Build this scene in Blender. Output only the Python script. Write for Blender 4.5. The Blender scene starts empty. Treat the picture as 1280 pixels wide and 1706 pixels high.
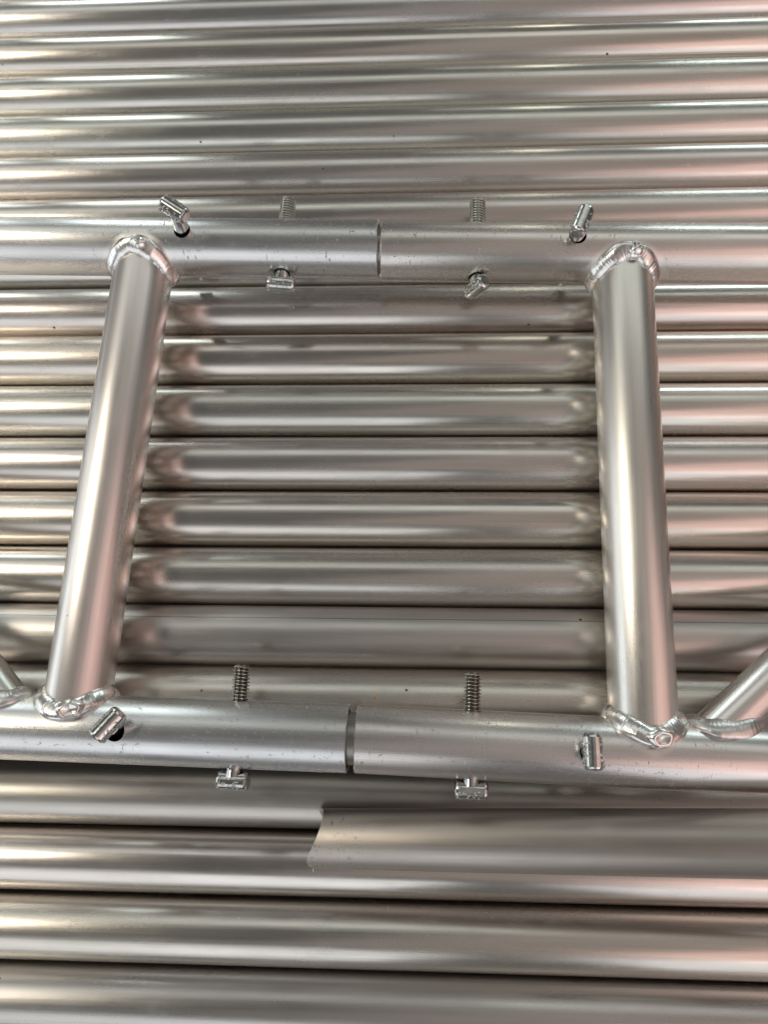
import bpy, bmesh, math, random
from mathutils import Vector, Matrix

random.seed(7)
S = bpy.context.scene
COL = S.collection
PI = math.pi

# ------------------------------------------------------------------ camera
W_PX, F_PX = 1280.0, 1183.3
cam_d = bpy.data.cameras.new("camera")
cam_d.sensor_fit = 'HORIZONTAL'
cam_d.sensor_width = 36.0
cam_d.lens = 36.0 * F_PX / W_PX
cam_d.clip_start, cam_d.clip_end = 0.01, 200.0
cam = bpy.data.objects.new("camera", cam_d)
COL.objects.link(cam)
cam.matrix_world = (Matrix.Translation((0, 0, 0.62616)) @ Matrix.Rotation(0.187537, 4, 'Z')
                    @ Matrix.Rotation(0.259862, 4, 'X') @ Matrix.Rotation(-0.177995, 4, 'Z'))
S.camera = cam

# ------------------------------------------------------------------ world + lamps (covered yard lit by openings and roof lights, plus an added ceiling fill)
wd = bpy.data.worlds.new("World")
S.world = wd
wd.use_nodes = True
wd.node_tree.nodes["Background"].inputs[0].default_value = (0.090, 0.088, 0.083, 1)
wd.node_tree.nodes["Background"].inputs[1].default_value = 1.0

S.view_settings.view_transform = 'Standard'
S.view_settings.look = 'None'
S.view_settings.exposure = 0.34
S.view_settings.gamma = 1.0


def lamp(name, pos, target, sx, sy, radiance, color):
    d = bpy.data.lights.new(name, 'AREA')
    d.shape = 'RECTANGLE'
    d.size, d.size_y = sx, sy
    d.energy = radiance * PI * sx * sy
    d.color = color
    o = bpy.data.objects.new(name, d)
    COL.objects.link(o)
    o.location = pos
    o.rotation_euler = (Vector(target) - Vector(pos)).to_track_quat('-Z', 'Y').to_euler()
    return o


ORI = (0, 0.2, 0)
lamp("roof_light", (0.0, 2.6, 3.4), ORI, 8.0, 1.35, 0.60, (0.97, 1.0, 0.94))
lamp("doorway_light", (-2.0, -3.4, 2.2), (-.5, .2, 0), 4.4, 3.0, 0.80, (0.96, 0.98, 1.0))
lamp("doorway_light", (2.6, -3.4, 2.2), (.5, .2, 0), 3.2, 3.0, 0.74, (0.98, 0.98, 1.0))
lamp("ceiling_fill", (1.8, -0.5, 4.2), ORI, 5.5, 4.5, 0.17, (1.0, 0.84, 0.75))  # added fill: broad dim warm bounce that lifts centre and right
lamp("left_lamp", (-2.10, 0.70, 2.5), ORI, 0.9, 1.0, 5.6, (1.0, 0.90, 0.74))
lamp("left_doorway_light", (-4.5, 0.3, 1.2), ORI, 3.0, 2.0, 1.15, (0.90, 0.97, 1.0))
lamp("right_light", (2.7, -1.1, 2.4), ORI, 3.6, 3.4, 0.60, (1.0, 0.61, 0.54))
for wx, ww, rad, colr, wz, wh in ((1.6, 3.0, 0.6, (.95, 1, .95), 1.35, .8), (-4.3, 0.9, 2.6, (.90, 1, .97), 1.8, 2.4), (-2.6, 1.0, 2.6, (.90, 1, .97), 1.8, 2.4),
                          (1.0, 0.35, 2.6, (1, .97, .75), 1.35, .8), (2.9, 1.6, 4.2, (.82, 1, .98), 1.35, .8), (5.2, 1.6, 4.2, (.82, 1, .98), 1.35, .8)):
    lamp("window_light", (wx, 6.5, wz), (wx * .3, 0, 0.2), ww, wh, rad, colr)


# ------------------------------------------------------------------ helpers
def put(o, label=None, cat=None, group=None, kind=None):
    if label: o['label'] = label
    if cat: o['category'] = cat
    if group: o['group'] = group
    if kind: o['kind'] = kind
    return o


def new_obj(name, me, mat=None, parent=None, mw=None):
    o = bpy.data.objects.new(name, me)
    COL.objects.link(o)
    if mat and not me.materials:
        me.materials.append(mat)
    if parent is not None:
        o.parent = parent
        o.matrix_local = parent.matrix_world.inverted() @ (mw if mw is not None else Matrix.Identity(4))
    elif mw is not None:
        o.matrix_world = mw
    return o


def empty(name, mw):
    o = bpy.data.objects.new(name, None)
    o.empty_display_size = 0.02
    COL.objects.link(o)
    o.matrix_world = mw
    return o


def frame_x(p, d, up=Vector((0, 0, 1))):
    """matrix whose local X runs along d"""
    x = Vector(d).normalized()
    y = up.cross(x).normalized()
    z = x.cross(y)
    m = Matrix((x, y, z)).transposed().to_4x4()
    m.translation = Vector(p)
    return m


def frame_z(p, z, xdir):
    z = Vector(z).normalized()
    y = z.cross(Vector(xdir)).normalized()
    x = y.cross(z)
    m = Matrix((x, y, z)).transposed().to_4x4()
    m.translation = Vector(p)
    return m


def tube_mesh(name, x0, x1, r, wall, segs=96, end0=None, end1=None, bevel=0.0006):
    """hollow tube along local X; end0(phi, radius) gives an x offset of the x0 end"""
    bm = bmesh.new()
    rings = []
    prof = [(x0, r - wall, 0), (x0, r - bevel, 0), (x0 + bevel, r, 0), (x1 - bevel, r, 1), (x1, r - bevel, 1), (x1, r - wall, 1)]
    for (x, rr, e) in prof:
        ring = []
        for i in range(segs):
            a = 2 * PI * i / segs
            off = 0
            if e == 0 and end0: off = end0(a, rr)
            if e == 1 and end1: off = end1(a, rr)
            ring.append(bm.verts.new((x + off, rr * math.cos(a), rr * math.sin(a))))
        rings.append(ring)
    n = len(rings)
    for j in range(n):
        A, B = rings[j], rings[(j + 1) % n]
        for i in range(segs):
            k = (i + 1) % segs
            f = bm.faces.new((A[i], A[k], B[k], B[i]))
    bmesh.ops.recalc_face_normals(bm, faces=bm.faces)
    me = bpy.data.meshes.new(name)
    bm.to_mesh(me)
    bm.free()
    round_normals(me, r, wall)
    return me


def round_normals(me, r, wall):
    """analytic normals on the round skins (inside and out), flat ones on the cut faces"""
    for p in me.polygons:
        p.use_smooth = True
    nor = []
    for p in me.polygons:
        c = p.center
        rad = math.hypot(c.y, c.z)
        for vi in p.vertices:
            v = me.vertices[vi].co
            nv = p.normal
            if rad > 1e-6:
                rv = Vector((0, v.y, v.z))
                if rv.length > 1e-6:
                    rv.normalize()
                    dt = Vector((0, c.y, c.z)).normalized().dot(p.normal)
                    if dt > 0.9 and abs(rad - r) < 0.0004: nv = rv
                    elif dt < -0.9 and abs(rad - (r - wall)) < 0.0004: nv = -rv
            nor.append(nv)
    me.normals_split_custom_set(nor)


def cut_holes(me, holes, r, wall):
    """bolt holes: holes = [(x, 'z' or 'y', radius)] in tube space, cut right through"""
    bm = bmesh.new()
    for x, ax, hr in holes:
        rot = Matrix.Rotation(PI / 2, 4, 'X') if ax == 'y' else Matrix.Identity(4)
        bmesh.ops.create_cone(bm, cap_ends=True, segments=40, radius1=hr, radius2=hr, depth=0.12,
                              matrix=Matrix.Translation((x, 0, 0)) @ rot)
    cm = bpy.data.meshes.new("cut")
    bm.to_mesh(cm)
    bm.free()
    a = bpy.data.objects.new("cut_target", me)
    b = bpy.data.objects.new("cut_tool", cm)
    COL.objects.link(a)
    COL.objects.link(b)
    md = a.modifiers.new("b", 'BOOLEAN')
    md.operation = 'DIFFERENCE'
    md.solver = 'EXACT'
    md.object = b
    dg = bpy.context.evaluated_depsgraph_get()
    out = bpy.data.meshes.new_from_object(a.evaluated_get(dg))
    bpy.data.objects.remove(a)
    bpy.data.objects.remove(b)
    round_normals(out, r, wall)
    return out


# ------------------------------------------------------------------ materials
def nd(nt, t, **kw):
    n = nt.nodes.new(t)
    for k, v in kw.items():
        if hasattr(n, k): setattr(n, k, v)
    return n


def ramp(nt, src, p0, p1, c0=(0, 0, 0, 1), c1=(1, 1, 1, 1)):
    r = nt.nodes.new('ShaderNodeValToRGB')
    e = r.color_ramp.elements
    e[0].position, e[1].position = p0, p1
    e[0].color, e[1].color = c0, c1
    nt.links.new(src, r.inputs[0])
    return r.outputs[0]


def math_n(nt, op, a, b=None, c=None):
    m = nt.nodes.new('ShaderNodeMath')
    m.operation = op
    for i, v in enumerate((a, b, c)):
        if v is None: continue
        if isinstance(v, (int, float)): m.inputs[i].default_value = v
        else: nt.links.new(v, m.inputs[i])
    return m.outputs[0]


def mixc(nt, fac, a, b, blend='MIX'):
    m = nt.nodes.new('ShaderNodeMix')
    m.data_type = 'RGBA'
    m.blend_type = blend
    for s, v in ((0, fac), (6, a), (7, b)):
        if isinstance(v, (int, float)): m.inputs[s].default_value = v
        elif isinstance(v, tuple): m.inputs[s].default_value = v
        else: nt.links.new(v, m.inputs[s])
    return m.outputs[2]


def noise(nt, vec, scale, detail=3, rough=.55, xyz=None, w=None):
    if xyz:
        mp = nt.nodes.new('ShaderNodeMapping')
        mp.inputs['Scale'].default_value = xyz
        nt.links.new(vec, mp.inputs['Vector'])
        vec = mp.outputs[0]
    n = nt.nodes.new('ShaderNodeTexNoise')
    n.inputs['Scale'].default_value = scale
    n.inputs['Detail'].default_value = detail
    n.inputs['Roughness'].default_value = rough
    nt.links.new(vec, n.inputs['Vector'])
    return n.outputs['Fac']


def alu(name, base=(.76, .74, .715), rough=.235, aniso=.70, streak=1.0, halo=None, wear=(), stains=(), seam=None, specks=1.0):
    """extruded aluminium: drawn lines along the tube, smudges, handling specks and scratches"""
    m = bpy.data.materials.new(name)
    m.use_nodes = True
    nt = m.node_tree
    L = nt.links.new
    bs = nt.nodes['Principled BSDF']
    tc = nt.nodes.new('ShaderNodeTexCoord')
    oi = nt.nodes.new('ShaderNodeObjectInfo')
    off = nt.nodes.new('ShaderNodeVectorMath')
    off.operation = 'MULTIPLY_ADD'
    cmb = nt.nodes.new('ShaderNodeCombineXYZ')
    for i in range(3): L(oi.outputs['Random'], cmb.inputs[i])
    L(cmb.outputs[0], off.inputs[0])
    off.inputs[1].default_value = (3.1, 5.3, 4.7)
    L(tc.outputs['Object'], off.inputs[2])
    P = off.outputs[0]
    lines = noise(nt, P, 1.0, 4, .6, (5, 620, 620))
    fine = noise(nt, P, 1.0, 2, .5, (14, 2600, 2600))
    broad = noise(nt, P, 1.0, 3, .55, (3.0, 70, 70))
    smudge = noise(nt, P, 8.0, 5, .6, (.55, 1.6, 1.6))
    smear = noise(nt, P, 1.0, 4, .6, (9, 60, 60))
    # colour: slight film of oxide, in long faint bands and patches
    c = mixc(nt, ramp(nt, broad, .35, .68), tuple(base) + (1,), (base[0] * .84, base[1] * .82, base[2] * .80, 1))
    c = mixc(nt, ramp(nt, smudge, .46, .72, (0, 0, 0, 1), (.5, .5, .5, 1)), c, (base[0] * .74, base[1] * .73, base[2] * .72, 1))
    tint = nt.nodes.new('ShaderNodeValToRGB')
    tint.color_ramp.interpolation = 'LINEAR'
    for i_, (p_, cc) in enumerate(((0, (.98, .94, .90, 1)), (.35, (.95, .97, .95, 1)), (.65, (1, .97, .96, 1)), (1, (.94, .96, .98, 1)))):
        el = tint.color_ramp.elements[i_] if i_ < 2 else tint.color_ramp.elements.new(p_)
        el.position, el.color = p_, cc
    L(oi.outputs['Random'], tint.inputs[0])
    c = mixc(nt, 1.0, c, tint.outputs[0], 'MULTIPLY')
    dust = ramp(nt, noise(nt, P, 1.0, 6, .68, (26, 46, 46)), .55, .72, (0, 0, 0, 1), (.13, .13, .13, 1))
    # specks of dirt
    vo = nt.nodes.new('ShaderNodeTexVoronoi')
    vo.inputs['Scale'].default_value = 26.0
    L(P, vo.inputs['Vector'])
    pick = ramp(nt, vo.outputs['Color'], .72, .74)
    tiny = noise(nt, P, 900.0, 2)
    wob = math_n(nt, 'MULTIPLY_ADD', tiny, .03, vo.outputs['Distance'])
    dot = ramp(nt, wob, .035, .052, (1, 1, 1, 1), (0, 0, 0, 1))
    sp = math_n(nt, 'MULTIPLY', math_n(nt, 'MULTIPLY', pick, dot), specks)
    dirt = sp
    # lengthwise hairline scratches and short bright nicks
    hair = ramp(nt, noise(nt, P, 1.0, 1, .5, (1.6, 420, 420)), .70, .73)
    nick = ramp(nt, noise(nt, P, 1.0, 2, .6, (330, 60, 60)), .80, .825)
    sep = nt.nodes.new('ShaderNodeSeparateXYZ')
    L(tc.outputs['Object'], sep.inputs[0])
    ox, oy, oz = sep.outputs
    if wear:      # scuffed zones along the tube: (x centre, half width)
        zone = None
        for wx, wh in wear:
            d = math_n(nt, 'ABSOLUTE', math_n(nt, 'SUBTRACT', ox, wx))
            z = ramp(nt, math_n(nt, 'DIVIDE', d, wh), .35, 1.0, (1, 1, 1, 1), (0, 0, 0, 1))
            zone = z if zone is None else math_n(nt, 'MAXIMUM', zone, z)
        scuff = ramp(nt, noise(nt, P, 1.0, 5, .72, (170, 260, 260)), .60, .70)
        ring = ramp(nt, noise(nt, P, 1.0, 3, .7, (420, 90, 90)), .63, .72)
        sc = math_n(nt, 'MULTIPLY', math_n(nt, 'MAXIMUM', scuff, ring), zone)
        dirt = math_n(nt, 'MAXIMUM', dirt, math_n(nt, 'MULTIPLY', sc, .7))
        nick = math_n(nt, 'MAXIMUM', nick, math_n(nt, 'MULTIPLY', zone, ramp(nt, noise(nt, P, 1.0, 3, .6, (520, 120, 120)), .71, .75)))
    c = mixc(nt, dirt, c, (.035, .030, .026, 1))
    for (sx, sy, sz, rad, colr, op) in stains:
        vd = nt.nodes.new('ShaderNodeVectorMath')
        vd.operation = 'DISTANCE'
        L(tc.outputs['Object'], vd.inputs[0])
        vd.inputs[1].default_value = (sx, sy, sz)
        wobs = math_n(nt, 'MULTIPLY_ADD', noise(nt, P, 260.0, 3), rad * 1.3, vd.outputs['Value'])
        k = ramp(nt, math_n(nt, 'DIVIDE', wobs, rad * 1.65), .55, 1.0, (op, op, op, 1), (0, 0, 0, 1))
        c = mixc(nt, k, c, tuple(colr) + (1,))
        dirt = math_n(nt, 'MAXIMUM', dirt, k)
    if seam is not None:     # a fine crooked die line along the tube, at an angle round it
        an = math_n(nt, 'ARCTAN2', oz, oy)
        d = math_n(nt, 'ABSOLUTE', math_n(nt, 'SUBTRACT', math_n(nt, 'MULTIPLY_ADD', noise(nt, P, 22.0, 4), .035, an), seam))
        k = ramp(nt, d, .006, .018, (.75, .75, .75, 1), (0, 0, 0, 1))
        c = mixc(nt, k, c, (.10, .09, .08, 1))
    r = math_n(nt, 'MULTIPLY_ADD', smear, .16, rough - .08)
    r = math_n(nt, 'MULTIPLY_ADD', smudge, .24, math_n(nt, 'SUBTRACT', r, .12))
    r = math_n(nt, 'MULTIPLY_ADD', lines, .10, math_n(nt, 'SUBTRACT', r, .05))
    r = math_n(nt, 'MULTIPLY_ADD', dirt, .35, r)
    r = math_n(nt, 'MULTIPLY_ADD', dust, .35, r)
    r = math_n(nt, 'MULTIPLY_ADD', nick, .35, r)
    if halo is not None:     # bare bright band that cleaning and heat leave beside each weld
        hm = None
        for hx, sgn in halo:
            ax = math_n(nt, 'ABSOLUTE', math_n(nt, 'SUBTRACT', ox, hx))
            s = math_n(nt, 'MULTIPLY', oy, sgn)
            cv = math_n(nt, 'SQRT', math_n(nt, 'MULTIPLY_ADD', ax, ax, .0135 ** 2))
            d = math_n(nt, 'MULTIPLY', math_n(nt, 'MAXIMUM', math_n(nt, 'SUBTRACT', cv, s), 0.0), .72)
            d = math_n(nt, 'MULTIPLY_ADD', noise(nt, P, 90.0, 3), .005, d)
            k = ramp(nt, math_n(nt, 'DIVIDE', d, .03), .36, .47, (1, 1, 1, 1), (0, 0, 0, 1))
            hm = k if hm is None else math_n(nt, 'MAXIMUM', hm, k)
        c = mixc(nt, math_n(nt, 'MULTIPLY', hm, .8), c, (.84, .82, .80, 1))
        r = math_n(nt, 'MULTIPLY_ADD', hm, .10, r)
        aniso_v = math_n(nt, 'MULTIPLY_ADD', hm, -aniso, aniso)
        L(aniso_v, bs.inputs['Anisotropic'])
    else:
        bs.inputs['Anisotropic'].default_value = aniso
    c = mixc(nt, math_n(nt, 'MULTIPLY', nick, .7), c, (.95, .94, .92, 1))
    L(c, bs.inputs['Base Color'])
    L(r, bs.inputs['Roughness'])
    L(math_n(nt, 'SUBTRACT', 1.0, math_n(nt, 'MULTIPLY', dirt, .8)), bs.inputs['Metallic'])
    tg = nt.nodes.new('ShaderNodeTangent')
    tg.direction_type = 'RADIAL'
    tg.axis = 'X'
    L(tg.outputs[0], bs.inputs['Tangent'])
    h = math_n(nt, 'MULTIPLY_ADD', fine, .25, math_n(nt, 'MULTIPLY', lines, .8))
    h = math_n(nt, 'MULTIPLY_ADD', hair, .5, h)
    h = math_n(nt, 'MULTIPLY_ADD', nick, -1.5, h)
    h = math_n(nt, 'MULTIPLY_ADD', broad, .7, h)
    bp = nt.nodes.new('ShaderNodeBump')
    bp.inputs['Strength'].default_value = .42 * streak
    bp.inputs['Distance'].default_value = .00012
    L(h, bp.inputs['Height'])
    L(bp.outputs[0], bs.inputs['Normal'])
    return m


def simple_metal(name, base, rough, nscale=400, bump=.2, dist=.0003, tint=None):
    m = bpy.data.materials.new(name)
    m.use_nodes = True
    nt = m.node_tree
    bs = nt.nodes['Principled BSDF']
    tc = nt.nodes.new('ShaderNodeTexCoord')
    n = noise(nt, tc.outputs['Object'], nscale, 4, .6)
    n2 = noise(nt, tc.outputs['Object'], nscale * .22, 3, .6)
    t = tint or (base[0] * .7, base[1] * .7, base[2] * .7)
    nt.links.new(mixc(nt, ramp(nt, n2, .38, .68), tuple(base) + (1,), tuple(t) + (1,)), bs.inputs['Base Color'])
    nt.links.new(math_n(nt, 'MULTIPLY_ADD', n, .22, rough - .11), bs.inputs['Roughness'])
    bs.inputs['Metallic'].default_value = 1.0
    bp = nt.nodes.new('ShaderNodeBump')
    bp.inputs['Strength'].default_value = bump
    bp.inputs['Distance'].default_value = dist
    nt.links.new(n, bp.inputs['Height'])
    nt.links.new(bp.outputs[0], bs.inputs['Normal'])
    return m


M_TUBE = alu("extruded_aluminium")
M_TUBE_DIM = alu("dull_aluminium", base=(.66, .635, .61), rough=.30, aniso=.6)
M_NOTCH = alu("matt_aluminium", base=(.55, .51, .485), rough=.38, aniso=.58, wear=[(.01, .05)])
M_SEAM = alu("seamed_aluminium", base=(.70, .68, .655), rough=.34, seam=1.05)
M_STAIN = alu("stained_aluminium", rough=.30, stains=((-.0339, .0010, .0249, .0030, (.42, .22, .07), .8),
                                                      (-.1720, .0045, .0245, .0016, (.03, .03, .03), .9)))
M_BRUSH = alu("brushed_aluminium", base=(.86, .85, .84), rough=.31, aniso=.62, streak=1.0, specks=.6)
M_WELD = simple_metal("weld_metal", (.84, .83, .82), .27, 150, .12, .0004, (.80, .785, .77))
M_WELD_DULL = simple_metal("dull_weld_metal", (.76, .75, .74), .36, 150, .3, .0005, (.58, .57, .56))
M_ZINC = simple_metal("zinc_plated_steel", (.60, .61, .60), .15, 500, .12, .0002, (.42, .44, .43))
def paint_root_shade(m, r_in, r_out):
    """shade of the thread grooves painted into the base colour by radius"""
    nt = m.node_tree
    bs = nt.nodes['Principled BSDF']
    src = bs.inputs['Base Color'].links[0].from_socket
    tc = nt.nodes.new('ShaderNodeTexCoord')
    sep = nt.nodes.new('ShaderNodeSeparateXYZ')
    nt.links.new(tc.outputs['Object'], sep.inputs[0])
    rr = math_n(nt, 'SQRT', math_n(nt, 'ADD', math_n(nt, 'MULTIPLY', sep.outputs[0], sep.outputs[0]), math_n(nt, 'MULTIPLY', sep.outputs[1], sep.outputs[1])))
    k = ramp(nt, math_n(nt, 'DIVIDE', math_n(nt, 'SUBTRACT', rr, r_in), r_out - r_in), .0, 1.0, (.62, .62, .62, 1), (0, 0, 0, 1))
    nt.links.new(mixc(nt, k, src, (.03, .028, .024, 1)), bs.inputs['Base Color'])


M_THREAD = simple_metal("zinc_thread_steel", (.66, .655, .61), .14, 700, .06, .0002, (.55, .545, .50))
paint_root_shade(M_THREAD, .0051, .0059)  # roots painted darker to stand for the shade in the grooves
M_SLEEVE = alu("sleeve_aluminium", base=(.36, .35, .34), rough=.34, aniso=.5, specks=2.0)

# ground under the stack
gm = bpy.data.materials.new("concrete_floor")
gm.use_nodes = True
nt = gm.node_tree
tc = nt.nodes.new('ShaderNodeTexCoord')
g = mixc(nt, noise(nt, tc.outputs['Object'], 3.0, 6), (.10, .094, .086, 1), (.19, .18, .165, 1))
nt.links.new(g, nt.nodes['Principled BSDF'].inputs['Base Color'])
nt.nodes['Principled BSDF'].inputs['Roughness'].default_value = .85
bm = bmesh.new()
bmesh.ops.create_grid(bm, x_segments=8, y_segments=8, size=9.0)
me = bpy.data.meshes.new("ground")
bm.to_mesh(me)
bm.free()
put(new_obj("ground", me, gm, mw=Matrix.Translation((0, 0, -.0440))), kind='structure')

# ------------------------------------------------------------------ the stack of tubes
R = 0.025
Y0, PITCH = 0.35064, 0.0503
ROW = {-10: "aluminium tube fourth beyond the top edge of the picture",
       -9: "aluminium tube next beyond the one cut by the top edge",
       -8: "aluminium tube showing only a sliver at the top left corner",
       -7: "topmost full aluminium tube, its upper side cut by the top edge",
       -6: "aluminium tube in the stack, fifth row above the upper frame chords",
       -5: "aluminium tube in the stack, fourth row above the upper frame chords",
       -4: "aluminium tube in the stack, third row above the upper frame chords",
       -3: "aluminium tube in the stack, second row above the upper frame chords",
       -2: "aluminium tube right behind the threaded ends above the upper chords",
       -1: "aluminium tube almost wholly hidden under the upper frame chords",
       0: "aluminium tube crossing behind the rungs, first below the upper chords",
       1: "aluminium tube crossing behind the rungs, second below the upper chords",
       2: "aluminium tube crossing behind the rungs, third below the upper chords",
       3: "aluminium tube crossing behind the rungs, fourth below the upper chords",
       4: "aluminium tube crossing behind the rungs, fifth below the upper chords",
       5: "aluminium tube crossing behind the rungs, sixth below the upper chords",
       6: "dull tube with a fine dark seam line, crossing behind the rungs",
       7: "tube with a small rust brown stain, half hidden by the lower chords"}
GRP = "aluminium tubes stacked side by side"
base_me = tube_mesh("tube", -1.15, 1.15, R, 0.003, 112)
base_me.materials.append(M_TUBE)
seam_me = base_me.copy()
seam_me.materials.clear()
seam_me.materials.append(M_SEAM)
stain_me = base_me.copy()
stain_me.materials.clear()
stain_me.materials.append(M_STAIN)
dim_me = base_me.copy()
dim_me.materials.clear()
dim_me.materials.append(M_TUBE_DIM)
FIX = {1: .0012, 2: .0007, 0: .0006, 3: .0003}
for k in range(-9, 8):
    mesh = seam_me if k == 6 else stain_me if k == 7 else base_me
    o = bpy.data.objects.new("aluminium_tube", mesh)
    COL.objects.link(o)
    o.location = (0, Y0 - PITCH * k + FIX.get(k, 0) * .6, R)
    o.rotation_euler = (0, 0, random.uniform(-.0006, .0006))
    put(o, ROW[k], "tube", GRP)
LOWROW = ["aluminium tube under the lower chords, reflecting the bolt heads",
          "aluminium tube partly covered by the loose notched tube",
          "aluminium tube second from the bottom edge, below the notched tube",
          "lowest aluminium tube, cut by the bottom edge of the picture",
          "aluminium tube just outside the bottom edge of the picture"]
LP = 0.0516
for i in range(-1, 5):
    if i < 0: continue
    o = bpy.data.objects.new("aluminium_tube", dim_me if i in (0, 3) else base_me)
    COL.objects.link(o)
    o.location = (0, -.1081 + LP * .5 - LP * i, -.018)
    o.rotation_euler = (0, 0, .0035)
    put(o, LOWROW[i], "tube", GRP)

# loose tube with a notched (fish-mouth) end, lying in the groove and rising to the right
RC = 0.0218


def notch(a, rr):
    ah = math.radians(90 + 47)          # horn points up and a little towards the viewer (local -y side)
    s = rr * math.cos(a - ah)
    rn = .0248
    return math.sqrt(max(rn * rn - s * s, 0)) - math.sqrt(rn * rn - RC * RC)


def notch_tube():
    d = Vector((1, .0541, .235)).normalized()
    p = Vector((-.0818, -.1081, .0217))
    me = tube_mesh("notched_tube", 0.0, 0.62, RC, .0022, 128, end0=notch, bevel=.0007)
    o = new_obj("notched_tube", me, M_NOTCH, mw=frame_x(p, d))
    put(o, "loose tube with a concave notched end lying on the lower rows", "tube")


notch_tube()

# ------------------------------------------------------------------ the two welded frames
RF = .0241                                   # frame tubes are a touch thinner than the stacked ones
CH = {'TL': (.3673, -.0282, .0985), 'TR': (.3653, -.0232, .0985), 'BL': (-.0301, -.0179, .0835), 'BR': (-.0305, -.0316, .0835)}


def ax(n, X):
    y, a, z = CH[n]
    return Vector((X, y + math.tan(a) * X, z))


def axdir(n):
    a = CH[n][1]
    return Vector((math.cos(a), math.sin(a), 0))


WALL = .0038
HOLES = {'TL': [(-.1969, 'z', .0068), (-.1155, 'y', .0069)], 'TR': [(.0492, 'y', .0071), (.1280, 'z', .0070)],
         'BL': [(-.2150, 'z', .0070), (-.1330, 'y', .0069)], 'BR': [(.0393, 'y', .0069), (.1185, 'z', .0070)]}
ENDS = {'TL': (-.95, -.0340), 'TR': (-.0314, .95), 'BL': (-.95, -.0501), 'BR': (-.0443, .95)}
RUNG = {'L': (-.2352, -.2565), 'R': (.1686, .1625)}


def chord(n, parent, side):
    x0, x1 = ENDS[n]
    org = ax(n, 0)
    me = tube_mesh("chord", x0, x1, RF, WALL, 128)
    me = cut_holes(me, [(hx, a_, hr) for hx, a_, hr in HOLES[n]], RF, WALL)
    rx = RUNG[side][0 if n[0] == 'T' else 1]
    sgn = -1.0 if n[0] == 'T' else 1.0
    je = x1 if side == 'L' else x0
    wear = [(je, .10), (HOLES[n][0][0], .03), (HOLES[n][1][0], .03), (rx, .06)]
    mat = alu("chord_aluminium_" + n.lower(), base=(.81, .81, .815), rough=.26, aniso=.72, streak=.65,
              halo=[(rx / math.cos(CH[n][1]), sgn)], wear=wear, specks=1.0)
    me.materials.clear()
    return new_obj("chord", me, mat, parent, frame_x(org, axdir(n)))


def hash01(i, s=0):
    return (math.sin(i * 12.9898 + s * 78.233) * 43758.5453) % 1.0


def snoise(x, s=0):
    i = math.floor(x)
    f = x - i
    f = f * f * (3 - 2 * f)
    return hash01(i, s) * (1 - f) + hash01(i + 1, s) * f


def saddle(foot, d, rr, org, cd, lift=.0012, smooth=0.0, seed=0):
    """closed line where a member (axis through foot along d, radius rr) meets a chord (axis org + cd)"""
    d, cd, zh = Vector(d).normalized(), Vector(cd).normalized(), Vector((0, 0, 1))
    nh = zh.cross(cd)
    if nh.dot(d) < 0: nh = -nh
    e1 = (d.cross(zh)).normalized()
    if e1.dot(cd) < 0: e1 = -e1
    e2 = d.cross(e1)
    if e2.z < 0: e2 = -e2
    n, pts, rad = 420, [], []
    for i in range(n):
        t = 2 * PI * i / n
        a = rr + lift + (snoise(i / 23.0, seed) - .5) * .0011
        off = e1 * (a * math.cos(t)) + e2 * (a * math.sin(t))
        z = rr * math.sin(t)
        h = math.sqrt(max(RF * RF - z * z, 0) + smooth ** 2) - smooth * .18 * abs(math.cos(t))
        h += lift * .6 + (snoise(i / 17.0, seed + 3) - .5) * .0012
        s_ = (h - off.dot(nh) - (Vector(foot) - Vector(org)).dot(nh)) / d.dot(nh)
        pts.append(Vector(foot) + off + d * s_)
        rad.append((e1 * math.cos(t) + e2 * math.sin(t)).normalized())
    return pts, rad, nh


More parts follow.
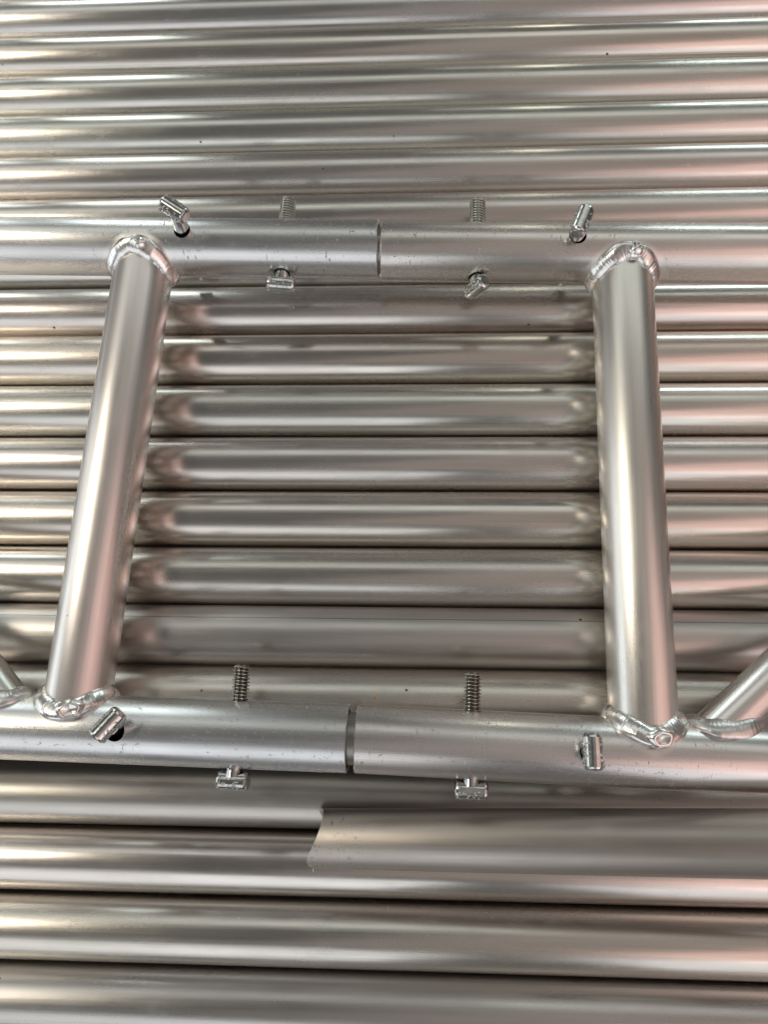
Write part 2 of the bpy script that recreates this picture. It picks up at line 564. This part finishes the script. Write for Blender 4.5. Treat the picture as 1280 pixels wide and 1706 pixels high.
def weld(parent, line, seed, wide=.0078, thick=.0039, blob=None, mat=None, ripple=.045, name="weld_bead"):
    """rippled fillet bead swept along a saddle line"""
    pts, rads, yh = line
    zh = Vector((0, 0, 1))
    n, m = len(pts), 20
    bm = bmesh.new()
    rings = []
    s = 0.0
    for i in range(n):
        p = pts[i]
        tg = (pts[(i + 1) % n] - pts[i - 1]).normalized()
        u = (rads[i] - tg * rads[i].dot(tg)).normalized()
        v = tg.cross(u)
        if v.dot(yh) < 0: v = -v
        outw, along = (u + v * .55).normalized(), None
        along = tg.cross(outw).normalized()
        s += (pts[(i + 1) % n] - p).length
        ring = []
        wv = 1.0 + (snoise(i / 31.0, seed + 9) - .5) * .22
        for j in range(m):
            f = 2 * PI * j / m
            ph = s / .0030 + .75 * math.cos(f) ** 2 + snoise(i / 9.0, seed + 5) * .9
            saw = ph % 1.0
            saw = saw if saw < .75 else (1 - saw) * 3.0
            k = 1 + ripple * saw * max(0, math.sin(f)) + .06 * (snoise(i / 14.0, seed + 1) - .5)
            ring.append(bm.verts.new(p + along * (wide * wv * k * math.cos(f)) + outw * (thick * k * math.sin(f))))
        rings.append(ring)
    for i in range(n):
        A, B = rings[i], rings[(i + 1) % n]
        for j in range(m):
            k = (j + 1) % m
            bm.faces.new((A[j], A[k], B[k], B[j]))
    if blob:      # the puddle where the bead was closed, with its crater
        bt, br = blob
        i0 = int(bt / (2 * PI) * n) % n
        p0 = pts[i0]
        tg = (pts[(i0 + 1) % n] - pts[i0 - 1]).normalized()
        nrm = (zh - yh * .25).normalized()
        nrm = (nrm - tg * nrm.dot(tg)).normalized()
        e2 = nrm.cross(tg)
        na, nb = 28, 12
        prev = None
        prof = []
        for b in range(nb + 1):
            q = b / nb
            hgt = .0046 * math.sqrt(max(0, 1 - q ** 2.4)) - .0020 * math.exp(-(q / .42) ** 2) + .0008 * math.exp(-((q - .62) / .16) ** 2)
            prof.append((br * q, hgt))
        top = bm.verts.new(p0 + nrm * (prof[0][1] + .0026))
        for b, (rad_, hgt) in enumerate(prof[1:]):
            ring = []
            for a_ in range(na):
                g_ = 2 * PI * a_ / na
                wv = 1 + .10 * math.sin(2 * g_ + seed) + .05 * math.sin(5 * g_ + seed * 2)
                ring.append(bm.verts.new(p0 + tg * (rad_ * 1.15 * wv * math.cos(g_)) + e2 * (rad_ * wv * math.sin(g_)) + nrm * (hgt + .0026)))
            for a_ in range(na):
                k = (a_ + 1) % na
                if prev is None: bm.faces.new((top, ring[a_], ring[k]))
                else: bm.faces.new((prev[a_], ring[a_], ring[k], prev[k]))
            prev = ring
    bmesh.ops.recalc_face_normals(bm, faces=bm.faces)
    for f in bm.faces: f.smooth = True
    me = bpy.data.meshes.new(name)
    bm.to_mesh(me)
    bm.free()
    return new_obj(name, me, mat or M_WELD, parent, Matrix.Identity(4))


def make_frame(side, label):
    top, bot = ('TL', 'BL') if side == 'L' else ('TR', 'BR')
    xt, xb = RUNG[side]
    pt, pb = ax(top, xt), ax(bot, xb)
    t = empty("ladder_frame", Matrix.Translation((pb.x, pb.y, pb.z - RF)))
    put(t, label, "metal frame", "welded ladder frames joined end to end")
    chord(top, t, side)
    chord(bot, t, side)
    d = (pb - pt).normalized()
    L = (pb - pt).length
    # rung ends are coped to the chord: the saddle end sits on the chord's skin
    cope = lambda a, rr: -math.sqrt(max(RF * RF - (rr * math.sin(a)) ** 2, 0) + .0120 ** 2) - .001
    cope0 = lambda a, rr: math.sqrt(max(RF * RF - (rr * math.sin(a)) ** 2, 0) + .0150 ** 2) + .001
    me = tube_mesh("rung", 0.0, L, RF, .003, 128, end0=cope0, end1=cope)
    new_obj("rung", me, M_BRUSH, t, frame_x(pt, d))
    weld(t, saddle(pt, d, RF, ax(top, 0), axdir(top), smooth=.0150, seed=3), 3 if side == 'L' else 11,
         blob=(math.radians(80 if side == 'L' else 84), .0062))
    weld(t, saddle(pb, -d, RF, ax(bot, 0), axdir(bot), smooth=.0120, seed=8), 21 if side == 'L' else 33,
         blob=(math.radians(74 if side == 'L' else 84), .0080))
    # diagonal brace running off the picture
    if side == 'R':
        e1, e2 = Vector((.2093, -.0026, .0835)), Vector((.2566, .0386, .0835))
        dr = (e2 - e1).normalized()
        nrm = Vector((dr.y, -dr.x, 0))
        rb = .0160
        q = e1 + nrm * rb
    else:
        e1, e2 = Vector((-.3009, .0054, .0835)), Vector((-.3210, .0262, .0835))
        dr = (e2 - e1).normalized()
        nrm = Vector((-dr.y, dr.x, 0))
        if nrm.x > 0: nrm = -nrm
        rb = .0160
        q = e1 + nrm * rb
    # where the axis meets the chord axis
    o, cd = ax(bot, 0), axdir(bot)
    den = dr.x * cd.y - dr.y * cd.x
    s = ((o.x - q.x) * cd.y - (o.y - q.y) * cd.x) / den
    foot = q + dr * s
    me = tube_mesh("brace", 0.0, .50, rb, .003, 96)
    new_obj("brace", me, M_BRUSH, t, frame_x(foot, dr))
    weld(t, saddle(foot, dr, rb, ax(bot, 0), axdir(bot), smooth=.004, seed=5), 17 if side == 'R' else 27,
         wide=.0072, thick=.0042, mat=M_WELD_DULL, ripple=.05, name="brace_weld")
    return t


make_frame('L', "welded aluminium ladder frame on the left, its rung leaning outwards")
make_frame('R', "welded aluminium ladder frame on the right, with a brace at lower right")

# coupling sleeves inside the chord ends
for nm, n0, n1, lab in (('T', 'TL', 'TR', "dark coupling sleeve in the narrow gap between the upper chords"),
                        ('B', 'BL', 'BR', "grey coupling sleeve showing in the wider gap between the lower chords")):
    a, b = ax(n0, -.19), ax(n1, .10)
    me = tube_mesh("coupling_sleeve", 0, (b - a).length,   .0187, .004, 96)
    xj = (ENDS[n0][1] + ENDS[n1][0]) / 2
    mid = (ax(n0, xj) + ax(n1, xj)) / 2
    mw = frame_x(mid, b - a)
    L = (b - a).length
    hs = []
    for hn in (n0, n1):
        for hx, a_, hr in HOLES[hn]:
            if -.19 < hx < .10: hs.append((hx - mid.x + L / 2, a_, hr))
    me = tube_mesh("coupling_sleeve", -L / 2, L / 2,   .0187, .004, 96)
    me = cut_holes(me, [(h - L / 2, a_, hr) for h, a_, hr in hs],   .0187, .004)
    me.materials.clear()
    put(new_obj("coupling_sleeve", me, M_SLEEVE, mw=mw), lab, "sleeve")

# ------------------------------------------------------------------ T-head bolts
HR, HL, SR = .0066, .0238, .0059


def head_mesh():
    """cross bar along local X: round bar with two flats and rounded ends, underside filleted to the shank"""
    bm = bmesh.new()
    m = 40
    xs = [(-HL / 2, .66), (-HL / 2 + .0004, .80), (-HL / 2 + .0012, .93), (-HL / 2 + .0024, 1.0), (HL / 2 - .0024, 1.0), (HL / 2 - .0012, .93), (HL / 2 - .0004, .80), (HL / 2, .66)]
    rings = []
    for x, sc in xs:
        ring = []
        for j in range(m):
            a = 2 * PI * j / m
            y, z = HR * math.cos(a), HR * math.sin(a)
            y = max(-HR * .975, min(HR * .975, y))
            ring.append(bm.verts.new((x, y * sc, z * sc)))
        rings.append(ring)
    for i in range(len(rings) - 1):
        for j in range(m):
            k = (j + 1) % m
            bm.faces.new((rings[i][j], rings[i][k], rings[i + 1][k], rings[i + 1][j]))
    bm.faces.new(rings[0])
    bm.faces.new(rings[-1][::-1])
    bmesh.ops.recalc_face_normals(bm, faces=bm.faces)
    for f in bm.faces: f.smooth = True
    me = bpy.data.meshes.new("head")
    bm.to_mesh(me)
    bm.free()
    me.set_sharp_from_angle(angle=math.radians(20))
    me.materials.append(M_ZINC)
    return me


def mark_mesh():
    """raised, worn strokes cast on the flanks of the head"""
    bm = bmesh.new()
    rnd = random.Random(5)
    for side in (-1, 1):
        x = -HL / 2 + .0030
        while x < HL / 2 - .0030:
            nst = rnd.choice((2, 3, 3))
            for q in range(nst):
                dx, an = rnd.uniform(-.0010, .0010), math.radians(rnd.uniform(-24, 50))
                ang = rnd.choice((0, PI / 2, .7, -.7, 1.2)) + rnd.uniform(-.2, .2)
                ln = rnd.uniform(.0026, .0042)
                mt = (Matrix.Translation((x + dx, side * HR * min(.975, math.cos(an)), HR * math.sin(an)))
                      @ Matrix.Rotation(side * an, 4, 'X') @ Matrix.Rotation(ang, 4, 'Y') @ Matrix.Diagonal((ln, .0016, .0010, 1)))
                bmesh.ops.create_icosphere(bm, subdivisions=1, radius=.62, matrix=mt)
            x += .0036
    for f in bm.faces: f.smooth = True
    me = bpy.data.meshes.new("raised_marking")
    bm.to_mesh(me)
    bm.free()
    me.materials.append(M_ZINC)
    return me


def lathe(name, prof, m, mat, sharp=40):
    bm = bmesh.new()
    rings = [[bm.verts.new((r * math.cos(2 * PI * j / m), r * math.sin(2 * PI * j / m), z)) for j in range(m)] for r, z in prof]
    for i in range(len(rings) - 1):
        for j in range(m):
            k = (j + 1) % m
            bm.faces.new((rings[i][j], rings[i][k], rings[i + 1][k], rings[i + 1][j]))
    bm.faces.new(rings[0])
    bm.faces.new(rings[-1])
    bmesh.ops.recalc_face_normals(bm, faces=bm.faces)
    for f in bm.faces: f.smooth = True
    me = bpy.data.meshes.new(name)
    bm.to_mesh(me)
    bm.free()
    me.set_sharp_from_angle(angle=math.radians(sharp))
    me.materials.append(mat)
    return me


def thread_mesh(z0, z1, pitch=.0025, r0=.0067, depth=.0020):
    """helical V thread from z0 down to z1 (z1 < z0), chamfered at the free end"""
    bm = bmesh.new()
    m, per = 48, 8
    n = int((z0 - z1) / pitch * per)
    rings = []
    for i in range(n + 1):
        z = z0 + (z1 - z0) * i / n
        ring = []
        for j in range(m):
            a = 2 * PI * j / m
            ph = (z / pitch + a / (2 * PI)) % 1.0
            tri = abs(ph - .5) * 2
            tri = min(1, max(0, (tri - .12) / .72))
            r = r0 - depth * tri
            lim = .0048 + max(0, (z - z1)) * 1.1
            r = min(r, lim)
            ring.append(bm.verts.new((r * math.cos(a), r * math.sin(a), z)))
        rings.append(ring)
    for i in range(n):
        for j in range(m):
            k = (j + 1) % m
            bm.faces.new((rings[i][j], rings[i][k], rings[i + 1][k], rings[i + 1][j]))
    bm.faces.new(rings[0])
    bm.faces.new(rings[-1])
    bmesh.ops.recalc_face_normals(bm, faces=bm.faces)
    for f in bm.faces: f.smooth = True
    me = bpy.data.meshes.new("threaded_end")
    bm.to_mesh(me)
    bm.free()
    me.set_sharp_from_angle(angle=math.radians(28))
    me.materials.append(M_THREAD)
    return me


ME_HEAD, ME_MARK = head_mesh(), mark_mesh()


def shank_mesh(length):
    return lathe("shank", [(SR * 1.16, -.0030), (SR * 1.04, -.0062), (SR, -.0085), (SR, -length)], 40, M_ZINC)


ME_SHANK = shank_mesh(.052)
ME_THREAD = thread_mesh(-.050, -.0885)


def bolt(pos, axis, bar, label, length=.0845):
    """pos = centre of the T head, axis = from shank towards head, bar = direction of the cross bar, length = head centre to tip"""
    t = empty("t_bolt", frame_z(pos, axis, bar))
    put(t, label, "bolt", "T-head bolts through the frame chords")
    I = t.matrix_world.copy()
    h = new_obj("head", ME_HEAD, None, t, I)
    mk = new_obj("raised_marking", ME_MARK)
    mk.parent = h
    new_obj("shank", ME_SHANK, None, t, I)
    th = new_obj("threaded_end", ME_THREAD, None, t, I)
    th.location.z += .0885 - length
    return t


def perp(n):
    d = axdir(n)
    return Vector((-d.y, d.x, 0))       # away from the viewer, square to the chord


def inplane(n, x, yhead, bar, label, tip):
    p = ax(n, x)
    d = perp(n)
    return bolt(p - d * (p.y - yhead), -d, bar, label, tip - yhead)


inplane('TL', -.1155, .3363, (1, -.25, -.12), "bolt through the upper left chord, T head hanging just below it", .4196)
inplane('TR', .0492, .3315, (.50, 0, .86), "bolt through the upper right chord, T head turned end-on below it", .4148)
inplane('BL', -.1330, -.0600, (1, .0, .10), "bolt through the lower left chord, level T head below it", .0220)
inplane('BR', .0393, -.0630, (1, -.06, .0), "bolt through the lower right chord, level T head below it", .0188)
cs = lambda deg, z: (math.cos(math.radians(deg)), math.sin(math.radians(deg)), z)
bolt((-.1947, .3732, .1475), Vector((.09, -.03, 1)), cs(-33, -.12), "bolt standing out of the upper left chord, slanted marked T head", .0955)
bolt((.1267, .3608, .1420), Vector((-.03, -.06, 1)), cs(68, 0), "bolt standing out of the upper right chord, T head pointing upwards", .0900)
bolt((-.2145, -.0213, .1210), Vector((.05, .16, 1)), cs(52, 0), "bolt beside the lower left weld, slanted T head half covering its hole", .0790)
bolt((.1177, -.0328, .1190), Vector((-.02, .02, 1)), cs(90, 0), "bolt in the lower right chord, upright T head covering its hole", .0780)
